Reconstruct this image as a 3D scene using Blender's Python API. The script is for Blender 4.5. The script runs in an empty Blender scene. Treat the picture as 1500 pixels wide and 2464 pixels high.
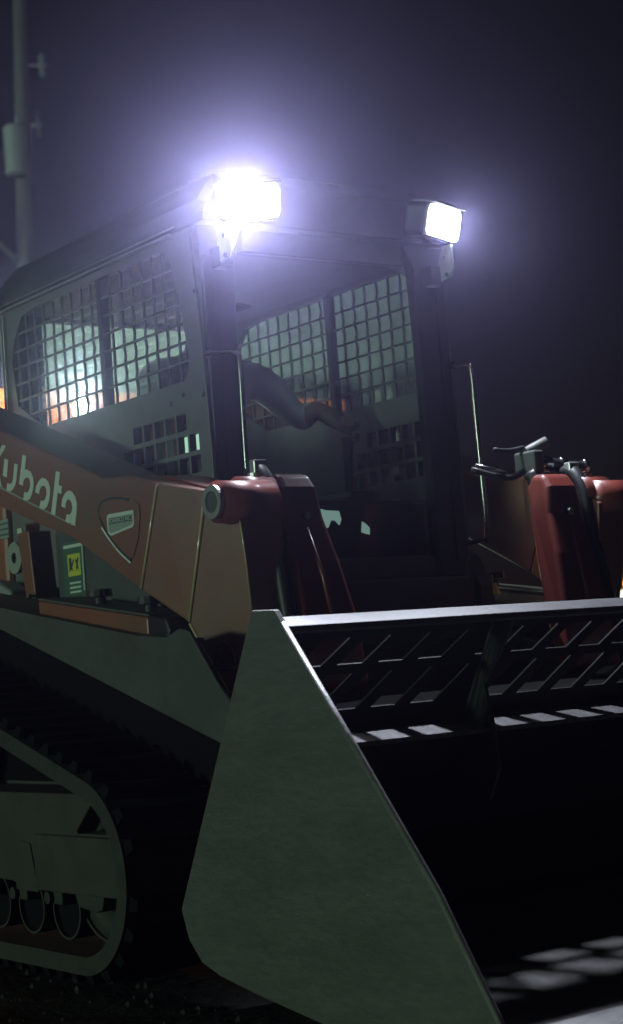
import bpy, bmesh, math, random
from mathutils import Vector, Matrix
rnd = random.Random(7)
S = bpy.context.scene
COL = S.collection

# ---------------------------------------------------------------- camera
cam_d = bpy.data.cameras.new('camera')
cam = bpy.data.objects.new('camera', cam_d); COL.objects.link(cam)
P0 = Vector((750, 1232)); _a = Vector((-3080, 586)); _b = Vector((5750, -82))
_f = math.sqrt(-(_a @ _b))
_X = Vector((-_a.x, _a.y, _f)).normalized()      # loader axes seen from the camera
_Y = Vector((_b.x, -_b.y, -_f)).normalized()
_Z = _X.cross(_Y)
cam.matrix_world = Matrix.Translation((4.11, -3.16, 0.83)) @ Matrix((_X, _Y, _Z)).to_4x4()
cam_d.sensor_fit = 'VERTICAL'; cam_d.sensor_height = 36.0
cam_d.lens = _f / 2464 * 36.0
cam_d.clip_end = 400
cam_d.dof.use_dof = True; cam_d.dof.focus_distance = 4.7; cam_d.dof.aperture_fstop = 4.0
S.camera = cam

# ---------------------------------------------------------------- world and sun
W = bpy.data.worlds.new('World'); S.world = W; W.use_nodes = True
nt = W.node_tree; nt.nodes.clear()
sky = nt.nodes.new('ShaderNodeTexSky'); sky.sky_type = 'NISHITA'; sky.sun_disc = False
SUN_DIR = Vector((0.06, 0.97, -0.10)).normalized()        # travel direction: from the loader's right side
sky.sun_elevation = math.radians(5.9); sky.sun_rotation = math.radians(180)
tint = nt.nodes.new('ShaderNodeMix'); tint.data_type = 'RGBA'; tint.blend_type = 'MULTIPLY'
tint.inputs[0].default_value = 1.0; tint.inputs[7].default_value = (1.0, 0.72, 0.85, 1)
bg = nt.nodes.new('ShaderNodeBackground'); bg.inputs[1].default_value = 0.0016
wo = nt.nodes.new('ShaderNodeOutputWorld')
nt.links.new(sky.outputs[0], tint.inputs[6]); nt.links.new(tint.outputs[2], bg.inputs[0]); nt.links.new(bg.outputs[0], wo.inputs[0])

sd = bpy.data.lights.new('sun', 'SUN'); sd.energy = 0.82; sd.angle = math.radians(6); sd.color = (0.66, 1.0, 0.72)
so = bpy.data.objects.new('sun', sd); COL.objects.link(so)
so.rotation_euler = SUN_DIR.to_track_quat('-Z', 'Y').to_euler()

S.view_settings.view_transform = 'Standard'; S.view_settings.look = 'None'
S.view_settings.exposure = 0.0; S.view_settings.gamma = 1.0
S.render.engine = 'CYCLES'
cy = S.cycles
cy.use_denoising = True; cy.max_bounces = 6; cy.transparent_max_bounces = 24; cy.volume_bounces = 0
cy.sample_clamp_indirect = 2.0; cy.caustics_reflective = False; cy.caustics_refractive = False

# ---------------------------------------------------------------- materials
M = {}
def mat(name, col, rough=0.5, metal=0.0, var=0.15, scale=6.0, bump=0.0, bscale=60.0, coat=0.0, dirt=None, dirt_amt=0.0, spec=0.5, stretch=(1, 1, 1)):
    m = bpy.data.materials.new(name); m.use_nodes = True; M[name] = m
    n = m.node_tree; b = n.nodes['Principled BSDF']
    b.inputs['Metallic'].default_value = metal; b.inputs['Specular IOR Level'].default_value = spec
    b.inputs['Coat Weight'].default_value = coat; b.inputs['Coat Roughness'].default_value = 0.15
    tc = n.nodes.new('ShaderNodeTexCoord'); mp = n.nodes.new('ShaderNodeMapping'); mp.inputs['Scale'].default_value = stretch
    n.links.new(tc.outputs['Object'], mp.inputs[0])
    nz = n.nodes.new('ShaderNodeTexNoise'); nz.inputs['Scale'].default_value = scale; nz.inputs['Detail'].default_value = 8; nz.inputs['Roughness'].default_value = 0.65
    n.links.new(mp.outputs[0], nz.inputs['Vector'])
    cr = n.nodes.new('ShaderNodeValToRGB'); cr.color_ramp.elements[0].position = 0.3; cr.color_ramp.elements[1].position = 0.72
    c = Vector(col)
    cr.color_ramp.elements[0].color = (*(c * (1 - var)), 1); cr.color_ramp.elements[1].color = (*(c * (1 + var)), 1)
    n.links.new(nz.outputs[0], cr.inputs[0])
    out = cr.outputs[0]
    if dirt:
        n2 = n.nodes.new('ShaderNodeTexNoise'); n2.inputs['Scale'].default_value = 3.1; n2.inputs['Detail'].default_value = 10; n2.inputs['Roughness'].default_value = 0.75
        n.links.new(mp.outputs[0], n2.inputs['Vector'])
        r2 = n.nodes.new('ShaderNodeValToRGB'); r2.color_ramp.elements[0].position = 0.45; r2.color_ramp.elements[1].position = 0.68
        r2.color_ramp.elements[1].color = (dirt_amt,) * 3 + (1,)
        n.links.new(n2.outputs[0], r2.inputs[0])
        mx = n.nodes.new('ShaderNodeMix'); mx.data_type = 'RGBA'
        mx.inputs[7].default_value = (*dirt, 1)
        n.links.new(r2.outputs[0], mx.inputs[0]); n.links.new(out, mx.inputs[6]); out = mx.outputs[2]
    n.links.new(out, b.inputs['Base Color'])
    rr = n.nodes.new('ShaderNodeMapRange'); rr.inputs[3].default_value = max(0.05, rough - 0.12); rr.inputs[4].default_value = min(1, rough + 0.12)
    n.links.new(nz.outputs[0], rr.inputs[0]); n.links.new(rr.outputs[0], b.inputs['Roughness'])
    if bump:
        n3 = n.nodes.new('ShaderNodeTexNoise'); n3.inputs['Scale'].default_value = bscale; n3.inputs['Detail'].default_value = 6
        n.links.new(mp.outputs[0], n3.inputs['Vector'])
        bp = n.nodes.new('ShaderNodeBump'); bp.inputs['Strength'].default_value = bump; bp.inputs['Distance'].default_value = 0.01
        n.links.new(n3.outputs[0], bp.inputs['Height']); n.links.new(bp.outputs[0], b.inputs['Normal'])
    return m
def emit(name, col, s):
    m = bpy.data.materials.new(name); m.use_nodes = True; M[name] = m
    n = m.node_tree; b = n.nodes['Principled BSDF']
    b.inputs['Base Color'].default_value = (0.02, 0.02, 0.02, 1)
    b.inputs['Emission Color'].default_value = (*col, 1); b.inputs['Emission Strength'].default_value = s
    return m
def glass(name, refl, tintc, dust=0.0, dustc=(0.5, 0.6, 0.55), wipe=None):
    m = bpy.data.materials.new(name); m.use_nodes = True; M[name] = m
    n = m.node_tree; n.nodes.clear()
    o = n.nodes.new('ShaderNodeOutputMaterial'); t = n.nodes.new('ShaderNodeBsdfTransparent'); t.inputs[0].default_value = (*tintc, 1)
    g = n.nodes.new('ShaderNodeBsdfGlossy'); g.inputs['Roughness'].default_value = 0.03
    fr = n.nodes.new('ShaderNodeFresnel'); fr.inputs[0].default_value = 1.45
    mul = n.nodes.new('ShaderNodeMath'); mul.operation = 'MULTIPLY'; mul.inputs[1].default_value = refl
    n.links.new(fr.outputs[0], mul.inputs[0])
    base = t.outputs[0]
    if dust:
        tr = n.nodes.new('ShaderNodeBsdfTranslucent'); tr.inputs[0].default_value = (*dustc, 1)
        tc = n.nodes.new('ShaderNodeTexCoord'); nz = n.nodes.new('ShaderNodeTexNoise'); nz.inputs['Scale'].default_value = 5; nz.inputs['Detail'].default_value = 9; nz.inputs['Roughness'].default_value = 0.7
        n.links.new(tc.outputs['Object'], nz.inputs['Vector'])
        mr = n.nodes.new('ShaderNodeMapRange'); mr.inputs[1].default_value = 0.3; mr.inputs[2].default_value = 0.7
        mr.inputs[3].default_value = dust * 0.7; mr.inputs[4].default_value = min(1, dust * 1.25)
        n.links.new(nz.outputs[0], mr.inputs[0])
        fac = mr.outputs[0]
        if wipe:
            sx = n.nodes.new('ShaderNodeSeparateXYZ'); n.links.new(tc.outputs['Object'], sx.inputs[0])
            wr = n.nodes.new('ShaderNodeMapRange'); wr.inputs[1].default_value = wipe[0]; wr.inputs[2].default_value = wipe[1]; wr.inputs[3].default_value = wipe[2]; wr.inputs[4].default_value = 1.0
            n.links.new(sx.outputs[2], wr.inputs[0])
            mm = n.nodes.new('ShaderNodeMath'); mm.operation = 'MULTIPLY'; n.links.new(fac, mm.inputs[0]); n.links.new(wr.outputs[0], mm.inputs[1]); fac = mm.outputs[0]
        mx = n.nodes.new('ShaderNodeMixShader'); n.links.new(fac, mx.inputs[0]); n.links.new(base, mx.inputs[1]); n.links.new(tr.outputs[0], mx.inputs[2]); base = mx.outputs[0]
    m2 = n.nodes.new('ShaderNodeMixShader'); n.links.new(mul.outputs[0], m2.inputs[0]); n.links.new(base, m2.inputs[1]); n.links.new(g.outputs[0], m2.inputs[2])
    n.links.new(m2.outputs[0], o.inputs[0])
    return m

mat('orange_paint', (0.27, 0.100, 0.062), 0.36, var=0.10, scale=4, coat=0.45, dirt=(0.17, 0.11, 0.08), dirt_amt=0.6, bump=0.03, bscale=90)
mat('orange_side_lit', (0.235, 0.090, 0.052), 0.42, var=0.12, scale=4, coat=0.3, dirt=(0.14, 0.105, 0.075), dirt_amt=0.75, bump=0.03, bscale=90)  # same boom orange, browned in colour for the greenish side light
mat('orange_deep', (0.17, 0.032, 0.022), 0.4, var=0.15, scale=5, coat=0.3, dirt=(0.12, 0.035, 0.025), dirt_amt=0.6, bump=0.04, bscale=90)  # same boom orange, kept redder in colour for parts under the work lights
mat('roof_dark', (0.055, 0.058, 0.062), 0.5, var=0.12, scale=5, dirt=(0.04, 0.04, 0.04), dirt_amt=0.6, bump=0.05, bscale=40)
mat('cab_steel', (0.15, 0.16, 0.155), 0.48, var=0.12, scale=5, dirt=(0.10, 0.10, 0.085), dirt_amt=0.6, bump=0.05, bscale=40)
mat('cab_dark', (0.030, 0.030, 0.034), 0.5, var=0.2, scale=7, bump=0.04)
mat('body_grey', (0.075, 0.085, 0.08), 0.55, var=0.15, scale=5, dirt=(0.06, 0.055, 0.045), dirt_amt=0.7, bump=0.05)
mat('fender_grey', (0.07, 0.078, 0.075), 0.6, var=0.2, scale=4, dirt=(0.045, 0.043, 0.035), dirt_amt=0.8, bump=0.08, bscale=50)
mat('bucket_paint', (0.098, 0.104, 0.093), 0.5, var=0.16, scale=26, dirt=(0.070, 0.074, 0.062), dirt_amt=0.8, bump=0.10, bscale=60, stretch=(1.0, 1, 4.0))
mat('bucket_worn', (0.19, 0.185, 0.19), 0.42, metal=0.15, var=0.28, scale=16, dirt=(0.12, 0.11, 0.10), dirt_amt=0.8, bump=0.12, bscale=80, stretch=(1, 3, 1))
mat('bare_steel', (0.50, 0.50, 0.50), 0.35, metal=0.6, var=0.12, scale=12, bump=0.04, stretch=(3, 1, 1))
mat('rubber', (0.008, 0.008, 0.009), 0.9, var=0.3, scale=14, spec=0.08, dirt=(0.012, 0.012, 0.011), dirt_amt=0.35, bump=0.2, bscale=60)
mat('edge_highlight', (0.50, 0.40, 0.22), 0.22, var=0.15, scale=30, coat=1.0)  # pale yellow base colour stands in for the highlight on the bends
mat('liner_black', (0.004, 0.004, 0.004), 0.9, var=0.2, spec=0.1)  # near-black; also paints cross tube and coupler plate as if shaded
mat('maroon_liner', (0.10, 0.028, 0.022), 0.7, var=0.2)
mat('rubber_dusty', (0.034, 0.035, 0.029), 0.85, var=0.35, scale=18, bump=0.25, bscale=70)
mat('undercarriage', (0.036, 0.038, 0.030), 0.7, var=0.25, scale=6, dirt=(0.058, 0.056, 0.042), dirt_amt=0.8, bump=0.15, bscale=60)
mat('black_plastic', (0.012, 0.012, 0.013), 0.5, var=0.2)
mat('gloss_black', (0.16, 0.16, 0.155), 0.22, metal=0.85, var=0.1, coat=0.6)
mat('chrome', (0.62, 0.63, 0.64), 0.2, metal=1.0, var=0.05)
mat('white_decal', (0.62, 0.70, 0.62), 0.5, var=0.06, scale=20)
mat('pale_decal', (0.30, 0.35, 0.31), 0.5, var=0.1, scale=20)
mat('dark_ink', (0.04, 0.05, 0.045), 0.6, var=0.1)
mat('yellow_decal', (0.60, 0.62, 0.06), 0.5, var=0.08, scale=20)
mat('amber_decal', (0.35, 0.18, 0.02), 0.5, var=0.08)
mat('green_decal', (0.06, 0.13, 0.085), 0.5, var=0.08, scale=20)
mat('soil', (0.026, 0.027, 0.026), 0.95, spec=0.15, var=0.5, scale=9, bump=0.9, bscale=26)
mat('gravel_mat', (0.05, 0.048, 0.042), 0.9, spec=0.2, var=0.6, scale=30, bump=0.3)
mat('wood_pole', (0.15, 0.145, 0.13), 0.8, var=0.2, scale=8, bump=0.3, stretch=(6, 6, 1))
mat('transformer_paint', (0.30, 0.33, 0.32), 0.5, var=0.08)
mat('container_orange', (0.62, 0.13, 0.02), 0.5, var=0.12, scale=3, dirt=(0.25, 0.07, 0.02), dirt_amt=0.6)
mat('shirt_white', (0.84, 0.87, 0.90), 0.85, var=0.06, bump=0.2, bscale=25)
mat('skin_mat', (0.45, 0.27, 0.20), 0.55, var=0.06)
mat('trousers', (0.03, 0.035, 0.05), 0.9, var=0.2)
mat('hair_dark', (0.015, 0.012, 0.010), 0.6, var=0.2)
mat('truck_red', (0.06, 0.010, 0.006), 0.4, var=0.1, coat=0.4)
mat('truck_white', (0.6, 0.6, 0.58), 0.5, var=0.08)
mat('seat_vinyl', (0.02, 0.02, 0.022), 0.6, var=0.2)
glass('clear_glass', 0.5, (0.95, 0.97, 0.96))
glass('front_glass', 0.4, (0.88, 0.90, 0.90))
glass('dusty_pane', 0.4, (0.85, 0.9, 0.87), dust=0.19, dustc=(0.62, 0.80, 0.70), wipe=(1.79, 1.85, 0.15))
glass('grimy_pane', 0.3, (0.9, 0.94, 0.92), dust=0.24, dustc=(0.60, 0.76, 0.70), wipe=(1.73, 1.79, 0.1))
emit('lamp_glow', (0.86, 0.90, 1.0), 9)
emit('yard_glow', (0.80, 1.0, 0.84), 28)
emit('tail_glow', (1.0, 0.30, 0.01), 4.0)
emit('amber_glow', (0.9, 0.45, 0.05), 0.12)
emit('vent_glow', (0.45, 0.85, 0.60), 0.75)  # added glow for the bright vent cells, no real screen
emit('screen_glow', (0.42, 0.68, 0.58), 0.42)

# ---------------------------------------------------------------- helpers
def link(name, me, m=None, parent=None, smooth=False, bevel=0.0, kind=None, seg=2):
    if m is not None: me.materials.append(M[m])
    o = bpy.data.objects.new(name, me); COL.objects.link(o)
    if parent is not None:
        o.parent = parent; o.matrix_parent_inverse = parent.matrix_world.inverted() if parent.type != 'EMPTY' else Matrix.Translation(-parent.location)
    if smooth:
        for p in me.polygons: p.use_smooth = True
    if bevel:
        b = o.modifiers.new('bevel', 'BEVEL'); b.width = bevel; b.segments = seg; b.limit_method = 'ANGLE'; b.angle_limit = math.radians(40)
    if kind: o['kind'] = kind
    return o
def tag(o, label, cat, group=None):
    o['label'] = label; o['category'] = cat
    if group: o['group'] = group
    return o
def thing(name, label, cat, loc=(0, 0, 0), group=None):
    o = bpy.data.objects.new(name, None); COL.objects.link(o); o.location = loc; o.empty_display_size = 0.2
    return tag(o, label, cat, group)
def mesh(verts, faces):
    me = bpy.data.meshes.new('mesh'); me.from_pydata([tuple(v) for v in verts], [], faces); me.update()
    bm = bmesh.new(); bm.from_mesh(me); bmesh.ops.recalc_face_normals(bm, faces=bm.faces); bm.to_mesh(me); bm.free()
    return me
def box(x0, x1, y0, y1, z0, z1):
    v = [(x, y, z) for x in (x0, x1) for y in (y0, y1) for z in (z0, z1)]
    return mesh(v, [(0, 1, 3, 2), (4, 6, 7, 5), (0, 4, 5, 1), (2, 3, 7, 6), (0, 2, 6, 4), (1, 5, 7, 3)])
def prism(poly, y0, y1):
    """side profile (x,z) extruded across y; y0 / y1 may be lists, one value per point"""
    n = len(poly)
    Y0 = y0 if isinstance(y0, (list, tuple)) else [y0] * n
    Y1 = y1 if isinstance(y1, (list, tuple)) else [y1] * n
    v = [(p[0], Y0[i], p[1]) for i, p in enumerate(poly)] + [(p[0], Y1[i], p[1]) for i, p in enumerate(poly)]
    f = [tuple(range(n)), tuple(range(2 * n - 1, n - 1, -1))] + [(i, (i + 1) % n, n + (i + 1) % n, n + i) for i in range(n)]
    return mesh(v, f)
def prism_x(poly, x0, x1):
    n = len(poly)
    v = [(x0, p[0], p[1]) for p in poly] + [(x1, p[0], p[1]) for p in poly]
    f = [tuple(range(n)), tuple(range(2 * n - 1, n - 1, -1))] + [(i, (i + 1) % n, n + (i + 1) % n, n + i) for i in range(n)]
    return mesh(v, f)
def holed(outer, holes, to3, t):
    """plate with holes: 2D loops -> to3(u,v,w) with w in 0..t"""
    bm = bmesh.new()
    loops = []
    for w in (0.0, t):
        edges = []; row = []
        for lp in [outer] + holes:
            vs = [bm.verts.new(to3(p[0], p[1], w)) for p in lp]
            row.append(vs)
            for i in range(len(vs)): edges.append(bm.edges.new((vs[i], vs[(i + 1) % len(vs)])))
        bmesh.ops.triangle_fill(bm, use_beauty=True, use_dissolve=False, edges=edges)
        loops.append(row)
    for a, b in zip(*loops):
        n = len(a)
        for i in range(n): bm.faces.new((a[i], a[(i + 1) % n], b[(i + 1) % n], b[i]))
    bmesh.ops.recalc_face_normals(bm, faces=bm.faces)
    me = bpy.data.meshes.new('mesh'); bm.to_mesh(me); bm.free(); return me
def tube(pts, r, seg=10, caps=True, rs=None):
    pts = [Vector(p) for p in pts]; n = len(pts); v = []; f = []
    up = None
    for i, p in enumerate(pts):
        d = (pts[min(i + 1, n - 1)] - pts[max(i - 1, 0)]).normalized()
        if up is None:
            up = d.orthogonal().normalized()
        else:
            up = (up - d * up.dot(d)).normalized()
        s = d.cross(up); rr = rs[i] if rs else r
        for k in range(seg):
            a = 2 * math.pi * k / seg
            v.append(p + (up * math.cos(a) + s * math.sin(a)) * rr)
    for i in range(n - 1):
        for k in range(seg):
            f.append((i * seg + k, i * seg + (k + 1) % seg, (i + 1) * seg + (k + 1) % seg, (i + 1) * seg + k))
    if caps: f += [tuple(range(seg)), tuple(range(n * seg - 1, (n - 1) * seg - 1, -1))]
    return mesh(v, f)
def ycyl(x, z, r, y0, y1, seg=24, hole=0.0):
    if not hole:
        return tube([(x, y0, z), (x, y1, z)], r, seg)
    v = []; f = []
    for y in (y0, y1):
        for rr in (r, hole):
            for k in range(seg):
                a = 2 * math.pi * k / seg; v.append((x + rr * math.cos(a), y, z + rr * math.sin(a)))
    for k in range(seg):
        j = (k + 1) % seg
        f += [(k, j, seg + j, seg + k), (2 * seg + k, 2 * seg + j, 3 * seg + j, 3 * seg + k), (k, j, 2 * seg + j, 2 * seg + k), (seg + k, seg + j, 3 * seg + j, 3 * seg + k)]
    return mesh(v, f)
def smooth_path(pts, sub=6):
    pts = [Vector(p) for p in pts]; out = []
    for i in range(len(pts) - 1):
        p0 = pts[max(i - 1, 0)]; p1 = pts[i]; p2 = pts[i + 1]; p3 = pts[min(i + 2, len(pts) - 1)]
        for k in range(sub):
            t = k / sub
            out.append(0.5 * ((2 * p1) + (p2 - p0) * t + (2 * p0 - 5 * p1 + 4 * p2 - p3) * t * t + (3 * p1 - p0 - 3 * p2 + p3) * t ** 3))
    out.append(pts[-1]); return out
def text_mesh(s, size):
    c = bpy.data.curves.new('text', 'FONT'); c.body = s; c.size = size; c.align_x = 'CENTER'; c.align_y = 'CENTER'; c.extrude = 0.0006
    o = bpy.data.objects.new('text', c); COL.objects.link(o)
    bpy.context.view_layer.update()
    me = bpy.data.meshes.new_from_object(o.evaluated_get(bpy.context.evaluated_depsgraph_get()))
    bpy.data.objects.remove(o); me.materials.clear(); return me

# ---------------------------------------------------------------- ground
def make_ground():
    n = 120; v = []; f = []
    # finer near the loader, coarse far away
    def warp(t): return math.copysign(abs(t) ** 2.2 * 40, t)
    xs = [warp(-1 + 2 * i / n) + 0.5 for i in range(n + 1)]; ys = [warp(-1 + 2 * i / n) - 1.2 for i in range(n + 1)]
    for y in ys:
        for x in xs:
            near = max(0, 1 - math.hypot(x - .5, y + 1.2) / 9)
            z = (rnd.random() - 0.5) * 0.018 * near + 0.008 * math.sin(3 * x + 1.3 * y) * near - 0.012
            v.append((x, y, z))
    for j in range(n):
        for i in range(n):
            f.append((j * (n + 1) + i, j * (n + 1) + i + 1, (j + 1) * (n + 1) + i + 1, (j + 1) * (n + 1) + i))
    o = link('ground', mesh(v, f), 'soil', None, True); o['kind'] = 'structure'
    # loose gravel
    v = []; f = []
    for k in range(1500):
        x = rnd.uniform(-1.2, 2.2); y = rnd.uniform(-2.4, -0.75); r = 0.002 + 0.011 * rnd.random() ** 5
        b = len(v); c = Vector((x, y, -0.004 + r * 0.3))
        d = [Vector((1, 0, 0)), Vector((0, 1, 0)), Vector((-1, 0, 0)), Vector((0, -1, 0)), Vector((0, 0, 1)), Vector((0, 0, -1))]
        for q in d: v.append(c + q * r * rnd.uniform(0.6, 1.3))
        f += [(b, b + 1, b + 4), (b + 1, b + 2, b + 4), (b + 2, b + 3, b + 4), (b + 3, b, b + 4), (b + 1, b, b + 5), (b + 2, b + 1, b + 5), (b + 3, b + 2, b + 5), (b, b + 3, b + 5)]
    g = link('gravel', mesh(v, f), 'gravel_mat'); g['kind'] = 'stuff'
    tag(g, 'loose gravel bits on the dark soil beside the rubber track', 'gravel')
make_ground()

# ---------------------------------------------------------------- track loader
LD = thing('track_loader', 'orange and grey compact track loader with caged cab and lit work lights', 'track loader', (-0.6, 0, 0))

# --- cab side panels, guards, panes
WIN = [(-1.20, 1.90), (-1.175, 1.975), (-1.11, 2.045), (-1.02, 2.058), (-0.20, 2.055), (-0.165, 2.03), (-0.125, 1.90), (-0.092, 1.72), (-0.100, 1.68), (-0.128, 1.655), (-1.00, 1.655), (-1.17, 1.75)]
def inside(p, poly):
    c = False; n = len(poly)
    for i in range(n):
        a, b = poly[i], poly[(i + 1) % n]
        if (a[1] > p[1]) != (b[1] > p[1]) and p[0] < (b[0] - a[0]) * (p[1] - a[1]) / (b[1] - a[1]) + a[0]: c = not c
    return c
def span_x(z, poly):
    xs = []
    n = len(poly)
    for i in range(n):
        a, b = poly[i], poly[(i + 1) % n]
        if (a[1] > z) != (b[1] > z): xs.append((b[0] - a[0]) * (z - a[1]) / (b[1] - a[1]) + a[0])
    return (min(xs), max(xs)) if len(xs) > 1 else None
def span_z(x, poly):
    r = span_x(x, [(q[1], q[0]) for q in poly]); return r
VENTS = []
for r_, (z0, z1, xa, xb) in enumerate([(1.512, 1.562, -0.440, -0.130), (1.448, 1.498, -0.510, -0.066), (1.384, 1.434, -0.572, -0.066)]):
    n = round((xb - xa) / 0.0625)
    for k in range(n):
        x1 = xb - k * 0.0625; VENTS.append((x1 - 0.052, x1, z0, z1))
for s in (-1, 1):
    y = 0.46 * s
    outer = [(-1.27, 2.09), (-1.27, 1.30), (-1.27, 1.10), (0.0, 1.10), (0.0, 1.40), (-0.012, 1.75), (-0.04, 2.02), (-0.045, 2.09)]
    holes = [WIN] + [[(a, z0), (b, z0), (b, z1), (a, z1)] for a, b, z0, z1 in VENTS]
    p = link('cab_side_panel', holed(outer, holes, lambda u, v, w: (u, y - s * w, v), 0.022), 'cab_steel', LD)
    # guard: kinked upright bars and level bars
    k = 0
    x = -0.592
    xs = [-0.592 + 0.0632 * i for i in range(-9, 9) if i]
    zrow = [1.655 + 0.0565 * i for i in range(1, 7)]
    for x in xs:
        zs = span_z(x, WIN)
        if not zs or zs[1] - zs[0] < 0.06: continue
        kinks = (-0.5 < x < -0.3) or (-0.75 < x < -0.6)
        vv = []; zz = [zs[0] - 0.004] + [z for z in zrow if zs[0] + 0.02 < z < zs[1] - 0.02] + [zs[1] + 0.004]
        pts = []
        for a, b in zip(zz[:-1], zz[1:]):
            pts.append((x, a)); pts.append((x + (rnd.uniform(0.003, 0.009) if kinks else rnd.uniform(-0.001, 0.004)), (a + b) / 2))
        pts.append((x, zz[-1]))
        hw = 0.0036
        poly = [(q[0] - hw, q[1]) for q in pts] + [(q[0] + hw, q[1]) for q in reversed(pts)]
        link('guard_bar', prism(poly, y - s * 0.006, y - s * 0.0125), 'cab_steel', p)
    for z in zrow:
        sx = span_x(z, WIN)
        link('guard_bar', box(sx[0] - 0.004, sx[1] + 0.004, y - s * 0.005, y - s * 0.0135, z - 0.0034, z + 0.0034), 'cab_steel', p)
    link('window_divider', box(-0.605, -0.579, y - s * 0.002, y - s * 0.030, 1.652, 2.060), 'cab_dark', p)
    link('window_seal', tube([(-0.571, y - s * 0.034, 1.65), (-0.571, y - s * 0.034, 2.06)], 0.004, 8), 'black_plastic', p)
    if s < 0:
        link('window_pane', box(-1.215, -0.085, -0.418, -0.4145, 1.64, 2.07), 'clear_glass', p)
        # torn square in the front of the guard where the latch sits
        link('window_latch', box(-0.128, -0.094, -0.448, -0.432, 1.715, 1.765), 'black_plastic', p, bevel=0.004)
    else:
        link('window_pane', box(-1.215, -0.06, 0.4665, 0.470, 1.38, 2.07), 'grimy_pane', p)
    for (bx, bz) in [(-0.13, 1.615), (-0.20, 1.60), (-0.03, 1.90), (-0.025, 1.60)]:
        link('bolt', tube([(bx, y + s * 0.0, bz), (bx, y + s * 0.005, bz)], 0.007, 8), 'chrome', p)
    if s < 0: link('vent_liner', box(-1.0, -0.27, -0.410, -0.400, 1.12, 1.625), 'maroon_liner', p)
    # folded front edge that catches the light
    link('edge_flange', prism([(0.004, 1.10), (0.004, 1.40), (-0.008, 1.75), (-0.036, 2.02), (-0.041, 2.085), (-0.047, 2.085), (-0.042, 2.02), (-0.014, 1.75), (-0.002, 1.40), (-0.002, 1.10)], y - s * 0.004, y + s * 0.006), 'cab_steel', p, bevel=0.002)

# --- roof
def roof():
    prof = [(-0.464, 2.092), (-0.462, 2.125), (-0.448, 2.165), (-0.42, 2.21), (-0.385, 2.25), (-0.33, 2.262), (0.33, 2.262), (0.385, 2.25), (0.42, 2.21), (0.448, 2.165), (0.462, 2.125), (0.464, 2.092)]
    xs = [(-1.30, 0.965), (-1.27, 1.0), (-0.10, 1.0), (-0.01, 0.985), (0.035, 0.955)]
    v = []; f = []; n = len(prof)
    for x, k in xs:
        for y, z in prof: v.append((x, y * (0.97 + 0.03 * k), 2.092 + (z - 2.092) * (k if x < 0.03 else 0.72)))
    for i in range(len(xs) - 1):
        for j in range(n): f.append((i * n + j, i * n + (j + 1) % n, (i + 1) * n + (j + 1) % n, (i + 1) * n + j))
    f += [tuple(range(n)), tuple(range(len(v) - 1, len(v) - n - 1, -1))]
    return mesh(v, f)
rf = link('cab_roof', roof(), 'roof_dark', LD, bevel=0.004)
for s in (-1, 1):
    link('drip_rail', box(-1.27, -0.13, s * 0.463, s * 0.474, 2.083, 2.091), 'bare_steel', rf, bevel=0.002)
    link('drip_rail', box(-1.27, -0.10, s * 0.466, s * 0.473, 2.101, 2.106), 'bare_steel', rf, bevel=0.0015)
    link('rear_trim', tube([(-1.252, s * 0.468, 1.72), (-1.252, s * 0.468, 2.07)], 0.004, 8), 'chrome', rf)
    link('rear_trim', tube([(-1.232, s * 0.468, 1.72), (-1.232, s * 0.468, 2.07)], 0.004, 8), 'chrome', rf)
    link('rear_bracket', box(-1.275, -1.245, s * 0.46, s * 0.478, 2.10, 2.155), 'transformer_paint', rf, bevel=0.004)
link('ceiling_liner', box(-1.24, -0.05, -0.43, 0.43, 2.075, 2.090), 'body_grey', LD)

# --- pillars, front frame, windscreen, rear frame
for s in (-1, 1):
    p = link('front_pillar', prism_x([(s * 0.457, 1.05), (s * 0.457, 2.09), (s * 0.30, 2.09), (s * 0.335, 2.02), (s * 0.345, 1.70), (s * 0.345, 1.05)], -0.05, -0.006), 'cab_dark', LD, bevel=0.006)
    link('pillar_strip', box(-0.008, 0.004, s * 0.415, s * 0.452, 1.10, 2.0), 'cab_dark', p, bevel=0.003)
    link('rear_pillar', box(-1.268, -1.20, s * 0.435, s * 0.40, 1.1, 2.066), 'cab_dark', LD, bevel=0.006)
link('front_header', box(-0.05, -0.008, -0.30, 0.30, 2.02, 2.09), 'cab_dark', LD, bevel=0.004)
link('front_sill', box(-0.10, 0.02, -0.46, 0.46, 0.85, 1.05), 'cab_dark', LD, bevel=0.01)
ws = link('windscreen', box(-0.030, -0.025, -0.345, 0.345, 1.05, 2.02), 'front_glass', LD)
#, tube([(-0.012, 0.02, 2.0), (-0.010, 0.10, 1.86), (-0.012, 0.16, 1.76)], 0.005, 6), 'black_plastic', ws)
#, box(-0.018, -0.010, 0.155, 0.167, 1.60, 1.92), 'black_plastic', ws)
rw = link('rear_frame', holed([(-0.46, 1.1), (0.46, 1.1), (0.46, 2.09), (-0.46, 2.09)], [[(-0.335, 1.62), (0.43, 1.62), (0.43, 2.062), (-0.335, 2.062)]], lambda u, v, w: (-1.27 + w, u * 0.94, v), 0.025), 'cab_dark', LD)
link('rear_pane', box(-1.262, -1.258, -0.34, 0.42, 1.60, 2.07), 'dusty_pane', rw)
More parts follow.
